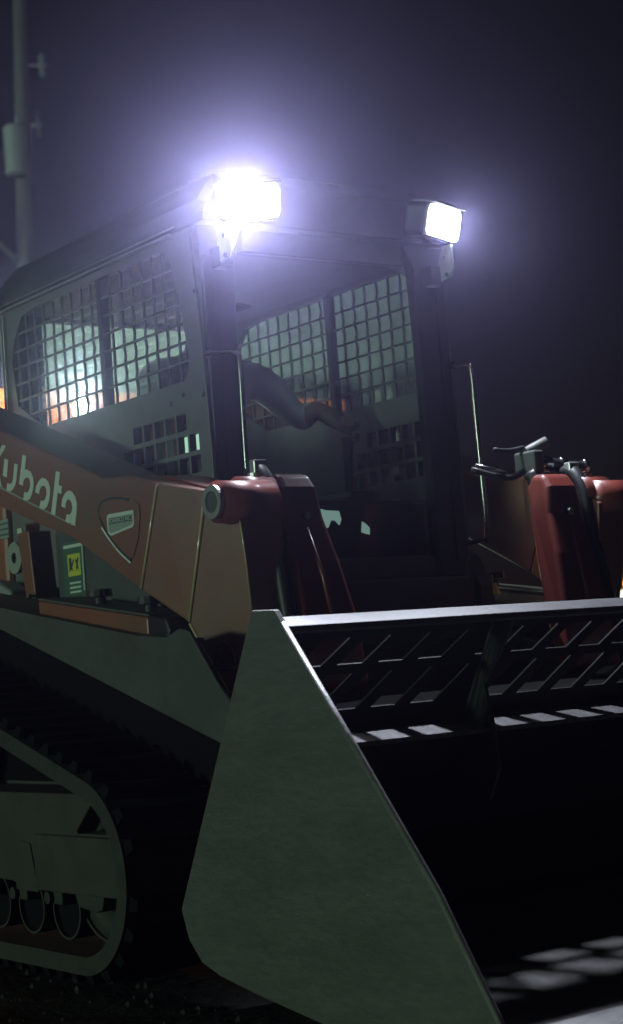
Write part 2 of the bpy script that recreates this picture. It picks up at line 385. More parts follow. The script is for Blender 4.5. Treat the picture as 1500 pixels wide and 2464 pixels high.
# --- work lights
def work_light(s):
    yc = 0.345 * s if s > 0 else -0.365
    tw = -0.45 if s < 0 else 0.35           # how far the head is turned outwards
    root = thing_part = link('work_light', box(-0.085, 0.0, -0.085, 0.085, -0.055, 0.055), 'black_plastic', LD, bevel=0.018, seg=3)
    rot = Matrix.Rotation(tw, 4, 'Z') @ Matrix.Rotation(math.radians(14), 4, 'Y')
    root.matrix_world = Matrix.Translation((0.13, yc, 2.128)) @ rot
    root.matrix_parent_inverse = Matrix.Translation(-LD.location)
    root.matrix_basis = Matrix.Translation((0.13, yc, 2.128)) @ rot
    bpy.context.view_layer.update()
    def sub(name, me, m, **k):
        o = link(name, me, m, None, **k); o.parent = root; return o
    sub('lens', prism_x([(-0.078, -0.046), (0.078, -0.046), (0.086, -0.03), (0.086, 0.03), (0.078, 0.048), (-0.078, 0.048), (-0.086, 0.03), (-0.086, -0.03)], 0.002, 0.022), 'lamp_glow', bevel=0.004)
    sub('visor', prism_x([(-0.09, 0.052), (0.09, 0.052), (0.09, 0.058), (-0.09, 0.058)], -0.06, 0.030), 'black_plastic')
    br = link('lamp_bracket', prism([(0.02, 1.965), (0.085, 1.975), (0.10, 2.00), (0.10, 2.075), (0.06, 2.08), (0.03, 2.03)], s * 0.408, s * 0.416), 'transformer_paint', LD, bevel=0.002)
    for bz in (1.985, 2.04): link('bolt', tube([(0.07, s * 0.404, bz), (0.07, s * 0.420, bz)], 0.007, 8), 'black_plastic', br)
    link('bracket_foot', box(-0.01, 0.04, s * 0.37, s * 0.42, 1.96, 2.02), 'cab_dark', br, bevel=0.004)
    d = bpy.data.lights.new('work_lamp', 'SPOT'); d.color = (0.80, 0.86, 1.0)
    d.energy = 520 if s < 0 else 230
    d.spot_size = math.radians(128 if s < 0 else 122); d.spot_blend = 0.6 if s < 0 else 1.0; d.shadow_soft_size = 0.06
    lo = bpy.data.objects.new('work_lamp', d); COL.objects.link(lo)
    aim = Vector((1, -0.80, -0.22)) if s < 0 else Vector((1.0, 0.02, -0.85))
    lo.location = Vector((0.13, yc, 2.125)) + rot.to_3x3() @ Vector((0.035, -0.035 if s < 0 else 0, 0))
    lo.rotation_euler = aim.to_track_quat('-Z', 'Y').to_euler()
for s in (-1, 1): work_light(s)
# --- grab handles
for s in (-1, 1):
    pts = smooth_path([(0.0, s * 0.455, 1.712), (0.07, s * 0.445, 1.706), (0.112, s * 0.432, 1.694), (0.122, s * 0.43, 1.665), (0.122, s * 0.432, 1.50), (0.122, s * 0.437, 1.18), (0.10, s * 0.44, 1.155), (0.0, s * 0.45, 1.15)], 5)
    h = link('grab_handle', tube(pts, 0.0075, 10), 'gloss_black', LD, True)
    link('handle_bolt', tube([(0.0, s * 0.455, 1.712), (0.012, s * 0.454, 1.712)], 0.013, 10), 'chrome', h)

# --- cab interior
link('cab_floor', box(-1.2, 0.0, -0.44, 0.44, 0.86, 0.90), 'cab_dark', LD)
seat = link('operator_seat', prism([(-1.05, 1.05), (-0.45, 1.08), (-0.42, 1.14), (-0.50, 1.17), (-0.86, 1.15), (-0.95, 1.52), (-0.99, 1.60), (-1.07, 1.60), (-1.10, 1.52), (-1.05, 1.15)], -0.24, 0.24), 'seat_vinyl', LD, bevel=0.03, seg=3)
link('headrest', box(-1.08, -1.01, -0.11, 0.11, 1.63, 1.72), 'seat_vinyl', seat, bevel=0.025, seg=3)
for s in (-1, 1):
    ar = link('control_pod', box(-0.75, -0.32, s * 0.27, s * 0.40, 1.20, 1.36), 'black_plastic', LD, bevel=0.02)
    link('joystick', tube([(-0.40, s * 0.32, 1.36), (-0.39, s * 0.32, 1.46), (-0.385, s * 0.318, 1.54)], 0.02, 10, rs=[0.012, 0.016, 0.024]), 'black_plastic', ar, True)
sdp = link('vent_glow_box', box(-0.255, -0.145, -0.40, -0.375, 1.440, 1.520), 'black_plastic', LD, bevel=0.004)  # added glowing box; stands in for light seen through the vents
for q in (-0.247, -0.200): link('vent_glow_patch', box(q, q + 0.040, -0.4035, -0.4005, 1.452, 1.510), 'vent_glow', sdp)
ds = link('dash_panel', box(-0.14, -0.07, -0.25, 0.42, 1.08, 1.30), 'black_plastic', LD, bevel=0.015)
link('instrument_display', mesh([(-0.066, y, z) for y, z in [(-0.085, 1.215), (-0.070, 1.242), (-0.080, 1.268), (-0.045, 1.272), (-0.03, 1.268), (0.02, 1.265), (0.026, 1.24), (0.018, 1.222), (0.004, 1.236), (-0.012, 1.238), (-0.025, 1.215)]] + [(-0.069, y, z) for y, z in [(-0.085, 1.215), (-0.070, 1.242), (-0.080, 1.268), (-0.045, 1.272), (-0.03, 1.268), (0.02, 1.265), (0.026, 1.24), (0.018, 1.222), (0.004, 1.236), (-0.012, 1.238), (-0.025, 1.215)]], [tuple(range(11)), tuple(range(21, 10, -1))]), 'screen_glow', ds)
link('instrument_display', prism_x([(0.10, 1.20), (0.105, 1.232), (0.118, 1.225), (0.132, 1.212), (0.13, 1.192), (0.112, 1.196)], -0.069, -0.066), 'screen_glow', ds)

# --- boom arms
TOP = [(-1.75, 1.985), (-0.638, 1.584), (-0.031, 1.361), (0.02, 1.356), (0.09, 1.352), (0.155, 1.338), (0.24, 1.312)]
BOT = [(0.125, 1.043), (-0.229, 1.215), (-0.67, 1.355), (-1.75, 1.74)]
LOGO = {
'K1': [(-0.6390,1.5280),(-0.6250,1.5370),(-0.6020,1.5310),(-0.6140,1.5210),(-0.6780,1.4880),(-0.6900,1.5080)],
'K2': [(-0.6880,1.4900),(-0.6680,1.4950),(-0.6460,1.4120),(-0.6740,1.4200)],
'K3': [(-0.7160,1.5800),(-0.6910,1.5720),(-0.7350,1.4450),(-0.7600,1.4530)],
'u1': [(-0.6160,1.4940),(-0.5920,1.4870),(-0.6090,1.4360),(-0.6340,1.4450)],
'u2': [(-0.5530,1.4710),(-0.5320,1.4650),(-0.5480,1.4190),(-0.5590,1.4050),(-0.5760,1.3950),(-0.5930,1.3920),(-0.6090,1.3970),(-0.6150,1.4020),(-0.6070,1.4190),(-0.5900,1.4140),(-0.5770,1.4160),(-0.5690,1.4240)],
'b': [(-0.4980,1.4890),(-0.4750,1.4830),(-0.4890,1.4450),(-0.4690,1.4410),(-0.4520,1.4310),(-0.4410,1.4170),(-0.4380,1.3990),(-0.4440,1.3810),(-0.4570,1.3640),(-0.4720,1.3540),(-0.4910,1.3530),(-0.5100,1.3580),(-0.5010,1.3800),(-0.4860,1.3750),(-0.4730,1.3790),(-0.4630,1.3890),(-0.4600,1.4020),(-0.4640,1.4140),(-0.4760,1.4200),(-0.4900,1.4190),(-0.5020,1.4130),(-0.5080,1.3990),(-0.5310,1.4060)],
'o': [(-0.4330,1.3710),(-0.4230,1.3880),(-0.4050,1.4010),(-0.3840,1.4070),(-0.3650,1.4020),(-0.3480,1.3900),(-0.3390,1.3720),(-0.3430,1.3520),(-0.3520,1.3350),(-0.3650,1.3210),(-0.3840,1.3150),(-0.4000,1.3180),(-0.4120,1.3240),(-0.4010,1.3430),(-0.3870,1.3390),(-0.3750,1.3430),(-0.3640,1.3550),(-0.3630,1.3690),(-0.3700,1.3800),(-0.3830,1.3840),(-0.3950,1.3810),(-0.4050,1.3730),(-0.4100,1.3620)],
't': [(-0.2980,1.4150),(-0.2750,1.4080),(-0.2880,1.3740),(-0.2690,1.3670),(-0.2760,1.3460),(-0.2960,1.3530),(-0.3200,1.2900),(-0.3440,1.2980)],
'a': [(-0.2800,1.3120),(-0.2720,1.3310),(-0.2550,1.3450),(-0.2330,1.3510),(-0.2130,1.3460),(-0.1960,1.3310),(-0.1880,1.3100),(-0.1920,1.2890),(-0.2070,1.2480),(-0.2290,1.2560),(-0.2290,1.2610),(-0.2430,1.2600),(-0.2610,1.2680),(-0.2510,1.2860),(-0.2350,1.2820),(-0.2220,1.2890),(-0.2150,1.3020),(-0.2190,1.3170),(-0.2320,1.3270),(-0.2440,1.3250),(-0.2530,1.3170),(-0.2580,1.3040)]}
for s in (-1, 1):
    yo, yi = 0.80 * s, 0.60 * s
    arm = link('boom_arm', prism(TOP + BOT, yo, yi), 'orange_side_lit', LD, bevel=0.008, seg=3)
    # knee plate: bends inwards in two folds
    L1 = [(0.24, 1.312), (0.125, 1.043)]; L2 = [(0.394, 1.275), (0.275, 0.944)]
    k1 = link('knee_plate', prism([L1[0], L2[0], L2[1], L1[1]], [0.797 * s, 0.750 * s, 0.750 * s, 0.797 * s], 0.60 * s), 'orange_side_lit', LD, bevel=0.006, seg=3)
    A = [(0.394, 1.275, 0.750), (0.3345, 1.1095, 0.750), (0.275, 0.944, 0.750), (0.295, 0.877, 0.726), (0.335, 0.756, 0.680)]
    B = [(0.463, 1.213, 0.700), (0.454, 1.108, 0.684), (0.439, 0.967, 0.665), (0.428, 0.885, 0.6545), (0.410, 0.750, 0.639)]
    v = []; f = []
    for a, b in zip(A, B):
        v += [(a[0], a[2] * s, a[1]), (b[0], b[2] * s, b[1]), (b[0] + 0.008, 0.572 * s, b[1] + 0.01), (a[0], 0.572 * s, a[1])]
    for q in range(4):
        for e in range(4): f.append((4 * q + e, 4 * q + (e + 1) % 4, 4 * q + 4 + (e + 1) % 4, 4 * q + 4 + e))
    f += [(0, 1, 2, 3), (16, 17, 18, 19)]
    k2 = link('knee_front', mesh(v, f), 'orange_side_lit', LD, bevel=0.003)
    # added tubes; their pale colour paints the highlight along each fold
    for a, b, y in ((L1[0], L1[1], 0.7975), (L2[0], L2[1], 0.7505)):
        link('fold_edge', tube([(a[0], y * s, a[1] - 0.004), (b[0], y * s, b[1] + 0.004)], 0.0046, 10), 'edge_highlight', k1, True)
    link('fold_edge', tube([(q[0], q[2] * s, q[1]) for q in B[:3]], 0.003, 8), 'edge_highlight', k2, True)
    link('lower_rim', tube([(q[0], q[2] * s, q[1]) for q in A[2:]], 0.0045, 8), 'edge_highlight', k2, True)
    # top flange of the knee, lit by the work lights
    link('top_flange', prism([(0.10, 1.352), (0.20, 1.335), (0.30, 1.305), (0.385, 1.284), (0.385, 1.270), (0.30, 1.287), (0.20, 1.316), (0.10, 1.332)], 0.728 * s, 0.61 * s), 'orange_deep', k1, bevel=0.004)
    # pin boss
    link('pin_boss', ycyl(0.437, 1.240, 0.054, 0.748 * s, 0.585 * s, 28), 'orange_deep', k2, True)
    link('pin_ring', ycyl(0.437, 1.240, 0.043, 0.752 * s, 0.764 * s, 28, hole=0.028), 'bare_steel', k2)
    link('pivot_pin', ycyl(0.437, 1.240, 0.028, 0.748 * s, 0.759 * s, 20), 'body_grey', k2)
    link('boss_tube', ycyl(0.402, 1.262, 0.048, 0.66 * s, 0.56 * s, 24), 'orange_deep', k2, True)
    link('grease_cap', tube([(0.40, 0.60 * s, 1.305), (0.40, 0.60 * s, 1.318)], 0.018, 12), 'bare_steel', k2)
    eye = [(0.318, 0.704, 0.832), (0.332, 0.704, 0.869), (0.352, 0.696, 0.886), (0.368, 0.685, 0.871), (0.368, 0.676, 0.829)]
    link('lifting_eye', tube([(q.x, (q.y + 0.003) * s, q.z) for q in smooth_path(eye, 4)], 0.0075, 8), 'orange_deep', k2, True)
    link('eye_foot', tube([(0.314, 0.711 * s, 0.826), (0.372, 0.674 * s, 0.822)], 0.0085, 8), 'orange_deep', k2, True)
    # access recess with its weld
    if s < 0:
        rec = [(-0.062, 1.262), (-0.058, 1.288), (-0.035, 1.298), (0.03, 1.298), (0.12, 1.284), (0.15, 1.268), (0.152, 1.24), (0.135, 1.18), (0.105, 1.135), (0.085, 1.128), (0.03, 1.158), (-0.02, 1.205)]
        rp = link('recess_cover', prism(rec, -0.8005, -0.8035), 'orange_side_lit', arm)
        rim = [(0.10, 1.285), (0.03, 1.298), (-0.035, 1.298), (-0.060, 1.285), (-0.064, 1.262), (-0.05, 1.235), (-0.02, 1.203), (0.03, 1.162), (0.09, 1.126)]
        link('recess_rim', tube([(q.x, -0.802, q.y) for q in smooth_path([(a, b, 0) for a, b in rim], 6)], 0.0042, 8), 'dark_ink', arm, True)
        v = []; f = []
        wl = smooth_path([(-0.052, 1.226, 0), (-0.02, 1.195, 0), (0.03, 1.154, 0), (0.085, 1.12, 0)], 9)
        for i, q in enumerate(wl):
            b = len(v); c = Vector((q.x, -0.804, q.y)); r = 0.0034 + 0.0014 * rnd.random()
            for a in range(6): v.append(c + Vector((r * math.cos(a * math.pi / 3), 0.0, r * math.sin(a * math.pi / 3))))
            v.append(c + Vector((0, -r, 0)))
            f += [(b + a, b + (a + 1) % 6, b + 6) for a in range(6)]
        w = link('weld_beads', mesh(v, f), 'bare_steel', arm, True)
        # maker's plate
        pd = link('plate_decal', prism([(-0.018, 1.210), (-0.020, 1.250), (-0.012, 1.259), (0.122, 1.256), (0.124, 1.222), (0.115, 1.212), (0.0, 1.200), (-0.010, 1.203)], -0.8040, -0.8055), 'white_decal', arm)
        link('plate_field', prism([(-0.012, 1.213), (-0.012, 1.249), (0.117, 1.247), (0.118, 1.224), (0.110, 1.218), (0.0, 1.206)], -0.8056, -0.8062), 'pale_decal', pd)
        link('plate_band', prism([(-0.008, 1.231), (-0.008, 1.246), (0.112, 1.244), (0.112, 1.229)], -0.8063, -0.8066), 'dark_ink', pd)
        tm = text_mesh('POWERCO INC.', 0.017)
        for vv in tm.vertices: x, y_, z = vv.co; vv.co = (0.052 + x * 0.98, -0.8068 - z, 1.2375 + y_ - x * 0.01)
        link('plate_lettering', tm, 'white_decal', pd)
        for k, poly in LOGO.items():
            link('logo_letter', prism(poly, -0.8005, -0.8015), 'white_decal', arm)
        link('pin_stripe', prism([(-0.70, 1.425), (-0.70, 1.432), (-0.22, 1.254), (-0.22, 1.250)], -0.8005, -0.8012), 'pale_decal', arm)
    # front link / bucket tilt linkage, inboard of the arm
    lk = [(0.345, 1.322), (0.40, 1.318), (0.425, 1.28), (0.432, 1.20), (0.468, 1.08), (0.50, 0.93), (0.53, 0.75), (0.45, 0.72), (0.41, 0.92), (0.37, 1.08), (0.345, 1.20), (0.325, 1.28)]
    def yl(z): t = min(1, max(0, (1.32 - z) / 0.38)); return (0.535 + 0.02 * t) * s
    def yn(z): t = min(1, max(0, (1.32 - z) / 0.38)); return (0.425 - 0.055 * t) * s
    tl = link('tilt_link', prism(lk, [yl(p[1]) for p in lk], [yn(p[1]) for p in lk]), 'orange_deep', LD, bevel=0.018, seg=4)
    link('link_bolt', tube([(0.43, s * 0.478, 1.205), (0.452, s * 0.476, 1.20)], 0.011, 10), 'chrome', tl)
    link('link_rib', tube([(0.438, s * 0.475, 1.17), (0.482, s * 0.465, 1.04), (0.51, s * 0.46, 0.90)], 0.006, 8), 'orange_deep', tl, True)
    link('hose', tube(smooth_path([(0.30, s * 0.565, 1.30), (0.37, s * 0.568, 1.33), (0.42, s * 0.568, 1.26), (0.44, s * 0.572, 1.10), (0.50, s * 0.58, 0.80)], 5), 0.022, 10), 'black_plastic', tl, True)
    link('hose_clamp', box(0.362, 0.388, s * 0.548, s * 0.59, 1.318, 1.356), 'bare_steel', tl, bevel=0.004)
    link('arm_brace', box(-1.62, -1.50, s * 0.62, s * 0.78, 1.0, 1.80), 'orange_paint', LD, bevel=0.01)
link('cross_tube', ycyl(0.47, 0.62, 0.05, -0.64, 0.64, 20), 'liner_black', LD, True)

# --- hydraulic couplers on the far arm
hc = link('coupler_block', box(0.27, 0.36, 0.435, 0.475, 1.33, 1.395), 'body_grey', LD, bevel=0.006)
for (p0, p1, r, m) in [((0.32, 0.475, 1.36), (0.32, 0.53, 1.358), 0.024, 'chrome'), ((0.32, 0.53, 1.358), (0.32, 0.57, 1.356), 0.019, 'black_plastic'), ((0.32, 0.57, 1.356), (0.32, 0.595, 1.355), 0.023, 'chrome'), ((0.30, 0.46, 1.395), (0.33, 0.52, 1.425), 0.017, 'body_grey'), ((0.33, 0.595, 1.355), (0.33, 0.66, 1.352), 0.013, 'black_plastic'), ((0.33, 0.66, 1.352), (0.33, 0.675, 1.352), 0.02, 'chrome')]:
    link('coupler', tube([p0, p1], r, 16), m, hc, True, bevel=0.002)
link('hydraulic_line', tube([(0.28, 0.27, 1.358), (0.30, 0.37, 1.335)], 0.006, 8), 'chrome', hc, True)
link('hydraulic_line', tube(smooth_path([(0.30, 0.33, 1.402), (0.30, 0.39, 1.40), (0.30, 0.45, 1.41)], 4), 0.007, 8), 'black_plastic', hc, True)
link('hydraulic_line', tube(smooth_path([(0.25, 0.28, 1.35), (0.30, 0.38, 1.318), (0.31, 0.44, 1.34)], 4), 0.009, 8), 'black_plastic', hc, True)
hb = link('hose_bundle', tube(smooth_path([(0.33, 0.45, 1.33), (0.36, 0.455, 1.25), (0.36, 0.46, 1.15), (0.42, 0.43, 1.02), (0.45, 0.42, 0.85)], 5), 0.028, 10), 'black_plastic', LD, True)
link('marker_reflector', prism([(0.09, 0.985), (0.115, 0.985), (0.10, 1.02), (0.09, 1.02)], 0.478, 0.47), 'amber_decal', LD)

# --- lower body
body = link('body_shell', box(-1.95, -0.02, -0.50, 0.50, 0.35, 1.12), 'body_grey', LD, bevel=0.01)
link('engine_hood', prism([(-1.28, 1.10), (-1.28, 1.62), (-1.90, 1.55), (-1.98, 1.45), (-1.98, 0.7), (-1.9, 0.6), (-1.28, 0.6)], -0.48, 0.48), 'orange_paint', LD, bevel=0.02)
for s in (-1, 1):
    link('side_cover', prism([(-0.78, 1.07), (-0.78, 1.34), (-0.50, 1.30), (-0.06, 1.12), (0.0, 1.02), (0.0, 0.95), (-0.78, 1.02)], s * 0.50, s * 0.56), 'body_grey', LD, bevel=0.006)
    st = link('boom_strut', prism([(-0.965, 1.30), (-0.885, 1.30), (-0.86, 1.07), (-0.925, 1.07)], s * 0.52, s * 0.60), 'orange_paint', LD, bevel=0.004)
    link('strut_pin', ycyl(-0.875, 1.085, 0.016, s * 0.60, s * 0.612, 12), 'chrome', st)
    fl = link('pump_flange', ycyl(-1.075, 1.23, 0.052, s * 0.545, s * 0.56, 22, hole=0.018), 'pale_decal', LD)
    link('flange_hub', ycyl(-1.075, 1.23, 0.03, s * 0.50, s * 0.548, 16), 'cab_dark', fl)
    link('side_tank', prism([(-1.40, 1.06), (-1.40, 1.19), (-1.13, 1.155), (-1.04, 1.12), (-1.025, 1.06)], s * 0.52, s * 0.60), 'transformer_paint', LD, bevel=0.012)
    wp = link('warning_plate', box(-1.18, -1.08, s * 0.565, s * 0.571, 1.30, 1.36), 'pale_decal', LD)
    for q in range(3): link('plate_stripe', box(-1.178, -1.082, s * 0.5715, s * 0.5725, 1.308 + q * 0.018, 1.314 + q * 0.018), 'green_decal', wp)
    link('small_label', box(-1.062, -1.03, s * 0.545, s * 0.549, 1.300, 1.325), 'white_decal', LD)
    if s < 0:
        sd_ = link('safety_decal', box(-0.735, -0.600, -0.5605, -0.5625, 1.075, 1.245), 'green_decal', LD)
        link('decal_square', box(-0.705, -0.625, -0.5626, -0.5634, 1.138, 1.206), 'yellow_decal', sd_)
        link('decal_figure', prism([(-0.655, 1.150), (-0.650, 1.172), (-0.658, 1.190), (-0.645, 1.186), (-0.640, 1.195), (-0.632, 1.190), (-0.640, 1.176), (-0.636, 1.150), (-0.645, 1.162)], -0.5635, -0.5638), 'dark_ink', sd_)
        link('decal_figure', prism([(-0.695, 1.150), (-0.695, 1.195), (-0.680, 1.195), (-0.680, 1.176), (-0.668, 1.192), (-0.664, 1.186), (-0.676, 1.165), (-0.670, 1.150), (-0.682, 1.160)], -0.5635, -0.5638), 'dark_ink', sd_)
        link('decal_border', box(-0.728, -0.607, -0.5626, -0.5634, 1.226, 1.236), 'white_decal', sd_)
        link('decal_border', box(-0.612, -0.606, -0.5626, -0.5634, 1.09, 1.226), 'white_decal', sd_)
        for q in range(3): link('decal_border', box(-0.70, -0.63, -0.5626, -0.5634, 1.086 + q * 0.014, 1.092 + q * 0.014), 'white_decal', sd_)
    link('cover_shadow_gap', box(-0.862, -0.79, s * 0.50, s * 0.515, 1.08, 1.29), 'black_plastic', LD)  # black box paints in the shade of the opening beside the cover
    # step box with knobs
    sb = link('step_box', prism([(-0.46, 1.018), (-0.46, 1.056), (0.15, 0.970), (0.15, 0.922)], s * 0.80, s * 0.66), 'orange_paint', LD, bevel=0.006)
    link('step_tread', prism([(-0.46, 1.058), (-0.46, 1.064), (0.16, 0.977), (0.16, 0.971)], s * 0.80, s * 0.655), 'body_grey', sb)
    link('end_cap', prism([(0.151, 0.915), (0.151, 0.978), (0.245, 0.962), (0.262, 0.93), (0.25, 0.90)], s * 0.803, s * 0.655), 'black_plastic', sb, bevel=0.008)
    for kx, ky in ((-0.20, 0.74), (0.085, 0.75), (-0.10, 0.60)):
        kz = 1.06 - (kx + 0.46) * 0.141
        kb = link('clamp_knob', tube([(kx, s * ky, kz - 0.02), (kx, s * ky, kz + 0.022), (kx, s * ky, kz + 0.024), (kx, s * ky, kz + 0.044)], 0.02, 14, rs=[0.016, 0.016, 0.036, 0.034]), 'black_plastic', sb)
    # fender
    fd = link('fender', prism([(-1.75, 1.22), (-0.64, 1.052), (-0.46, 1.022), (0.15, 0.925), (0.30, 0.912), (0.36, 0.930), (0.408, 0.921), (0.462, 0.857), (0.510, 0.802), (0.570, 0.738), (0.590, 0.70), (0.585, 0.622), (0.518, 0.642), (-0.636, 0.985), (-1.75, 1.10)], s * 0.838, s * 0.828), 'fender_grey', LD, bevel=0.003)
    link('fender_top', prism([(-1.75, 1.218), (-0.46, 1.020), (0.15, 0.923), (0.30, 0.905), (0.30, 0.893), (0.15, 0.912), (-0.46, 1.009), (-1.75, 1.207)], s * 0.828, s * 0.50), 'fender_grey', fd)
    # black inner fender seals the gap
    link('fender_liner', prism([(-1.75, 1.10), (0.45, 0.80), (0.45, 0.50), (-1.75, 0.50)], s * 0.515, s * 0.50), 'liner_black', LD)

# --- undercarriage
CIR = [((-0.245, 0.285), 0.22), ((-1.60, 0.285), 0.22), ((-1.50, 0.66), 0.22)]
def belt(delta, n=160):
    out = []
    for i in range(n):
        t = 2 * math.pi * i / n; nx, nz = math.cos(t), math.sin(t)
        c, r = max(CIR, key=lambda q: q[0][0] * nx + q[0][1] * nz + q[1])
        out.append((c[0] + (r + delta) * nx, c[1] + (r + delta) * nz, nx, nz))
    return out
def make_belt(y0, y1):
    a = belt(0.0); b = belt(0.050); n = len(a); v = []; f = []
    for y in (y0, y1):
        v += [(p[0], y, p[1]) for p in a] + [(p[0], y, p[1]) for p in b]
    for i in range(n):
        j = (i + 1) % n
        f += [(i, j, n + j, n + i), (2 * n + i, 2 * n + j, 3 * n + j, 3 * n + i), (i, j, 2 * n + j, 2 * n + i), (n + i, n + j, 3 * n + j, 3 * n + i)]
    return mesh(v, f)
for s in (-1, 1):
    yo, yi = 0.845 * s, 0.525 * s
    tr = link('rubber_track', make_belt(yo, yi), 'rubber_dusty', LD)
    p = belt(0.047, 720); n = len(p); L = 0; acc = 0; pitch = 0.0865
    lug = None
    for i in range(n):
        q = p[i]; w = p[(i + 1) % n]; dx = w[0] - q[0]; dz = w[1] - q[1]; seg = math.hypot(dx, dz)
        t = 0.0
        while seg > 0 and acc + (seg - t) >= pitch:
            t += pitch - acc; acc = 0
            fx = q[0] + dx * t / seg; fz = q[1] + dz * t / seg
            if lug is None:
                lug = mesh([(-0.024, 0.008, -0.002), (0.024, 0.008, -0.002), (0.014, 0.018, 0.030), (-0.014, 0.018, 0.030), (-0.010, 0.16, -0.002), (0.038, 0.16, -0.002), (0.028, 0.16, 0.032), (0.0, 0.16, 0.032), (-0.024, 0.312, -0.002), (0.024, 0.312, -0.002), (0.014, 0.302, 0.030), (-0.014, 0.302, 0.030)],
                           [(0, 1, 2, 3), (0, 4, 5, 1), (1, 5, 6, 2), (2, 6, 7, 3), (3, 7, 4, 0), (4, 8, 9, 5), (5, 9, 10, 6), (6, 10, 11, 7), (7, 11, 8, 4), (8, 11, 10, 9)])
                lug.materials.append(M['rubber'])
            o = bpy.data.objects.new('track_lug', lug); COL.objects.link(o); o.parent = tr
            nx, nz = q[2], q[3]
            o.matrix_parent_inverse = tr.matrix_world.inverted()
            mtx = Matrix(((nz, 0, nx, fx), (0, 1, 0, min(yo, yi)), (-nx, 0, nz, fz), (0, 0, 0, 1)))
            o.matrix_parent_inverse = Matrix.Identity(4); o.matrix_local = mtx
        acc += seg - t
    # tread cleats on the inside of the ground run
    fr = link('track_frame', prism([(-1.62, 0.50), (-0.29, 0.503), (-0.185, 0.503), (-0.235, 0.465), (-0.315, 0.40), (-0.315, 0.392), (-0.05, 0.398), (-0.046, 0.228), (-0.20, 0.228), (-0.62, 0.222), (-0.74, 0.238), (-1.62, 0.25)], s * 0.800, s * 0.60), 'undercarriage', LD, bevel=0.006)
    link('frame_plate', prism([(-0.70, 0.215), (-0.715, 0.33), (-0.66, 0.36), (-0.60, 0.355), (-0.585, 0.30), (-0.56, 0.215)], s * 0.806, s * 0.80), 'undercarriage', fr, bevel=0.003)
    link('frame_box', prism([(-0.55, 0.385), (-0.048, 0.388), (-0.046, 0.228), (-0.55, 0.224)], s * 0.799, s * 0.818), 'undercarriage', fr, bevel=0.004)
    link('guide_block', prism([(-0.36, 0.228), (-0.20, 0.228), (-0.215, 0.185), (-0.25, 0.175), (-0.35, 0.185)], s * 0.79, s * 0.66), 'undercarriage', fr, bevel=0.004)
    for rx in (-0.46, -0.68, -0.90, -1.12, -1.34):
        rl = link('track_roller', ycyl(rx, 0.165, 0.082, s * 0.755, s * 0.60, 26), 'rubber', fr, True, bevel=0.006)
        link('roller_rim', ycyl(rx, 0.165, 0.083, s * 0.757, s * 0.770, 26, hole=0.077), 'undercarriage', rl)
        link('axle_bracket', box(rx - 0.035, rx + 0.03, s * 0.80, s * 0.77, 0.185, 0.235), 'undercarriage', rl, bevel=0.006)
        link('axle_cap', ycyl(rx - 0.03, 0.205, 0.018, s * 0.80, s * 0.815, 12), 'undercarriage', rl)
    idl = link('idler_wheel', ycyl(-0.245, 0.285, 0.205, s * 0.74, s * 0.62, 40, hole=0.12), 'undercarriage', LD, True)
    link('idler_rim', ycyl(-0.245, 0.285, 0.2, s * 0.742, s * 0.75, 40, hole=0.192), 'undercarriage', idl)
    link('idler_fork', box(-0.30, -0.10, s * 0.73, s * 0.64, 0.255, 0.315), 'undercarriage', idl, bevel=0.006)
    link('drive_sprocket', ycyl(-1.50, 0.66, 0.20, s * 0.72, s * 0.64, 30), 'undercarriage', LD)

# ---------------------------------------------------------------- bucket
BK = thing('loader_bucket', 'dark grey steel loader bucket with slotted back guard and bright top lip', 'bucket', (0.95, 0, 0))
SIDE = [(0.781, 0.950), (0.868, 0.946), (0.893, 0.915), (1.127, 0.635), (1.364, 0.345), (1.508, 0.125), (1.575, 0.018), (1.50, 0.006), (0.946, 0.036), (0.70, 0.072), (0.54, 0.100), (0.462, 0.125), (0.41, 0.175), (0.384, 0.245)]
for s in (-1, 1):
    pl_ = link('side_plate', prism(SIDE, s * 0.90, s * 0.882), 'bucket_paint', BK, bevel=0.003)
    link('edge_wear', tube([(x - 0.004, s * 0.891, z - 0.002) for x, z in SIDE[2:7]], 0.0085, 8), 'bucket_worn', pl_, True)
TA, TL_ = Vector((0.805, 0.922)), Vector((0.64, 0.66))
def panel(u, v, w):                      # u = across, v = height, w = depth behind the face
    t = (v - TL_.y) / (TA.y - TL_.y); x = TL_.x + (TA.x - TL_.x) * t
    n = Vector((TA.y - TL_.y, -(TA.x - TL_.x))).normalized()
    return (x - n.x * w, u, v - n.y * w)
holes = []
for yb in [-0.785 + 0.1255 * i for i in range(5)] + [-0.047 + 0.1255 * i for i in range(7)]:
    holes.append([(yb - 0.078, 0.700), (yb, 0.700), (yb + 0.084, 0.788), (yb + 0.006, 0.788)])
for yu in [-0.805 + 0.1255 * i for i in range(5)] + [-0.115 + 0.123 * i for i in range(8)]:
    holes.append([(yu - 0.078, 0.810), (yu, 0.810), (yu + 0.066, 0.874), (yu - 0.012, 0.874)])
holes = [h for h in holes if -0.875 < min(p[0] for p in h) and max(p[0] for p in h) < 0.875]
mat('bucket_shaded', (0.022, 0.023, 0.024), 0.6, var=0.2, scale=12, spec=0.2, bump=0.06)  # bucket colour darkened so guard and back wall read as shaded
gp = link('slotted_guard', holed([(-0.88, 0.655), (0.88, 0.655), (0.88, 0.918), (-0.88, 0.918)], holes, panel, 0.005), 'bucket_shaded', BK)
mat('lip_steel', (0.105, 0.103, 0.108), 0.5, metal=0.1, var=0.3, scale=18, dirt=(0.06, 0.058, 0.055), dirt_amt=0.6, bump=0.12, bscale=80, stretch=(1, 3, 1))
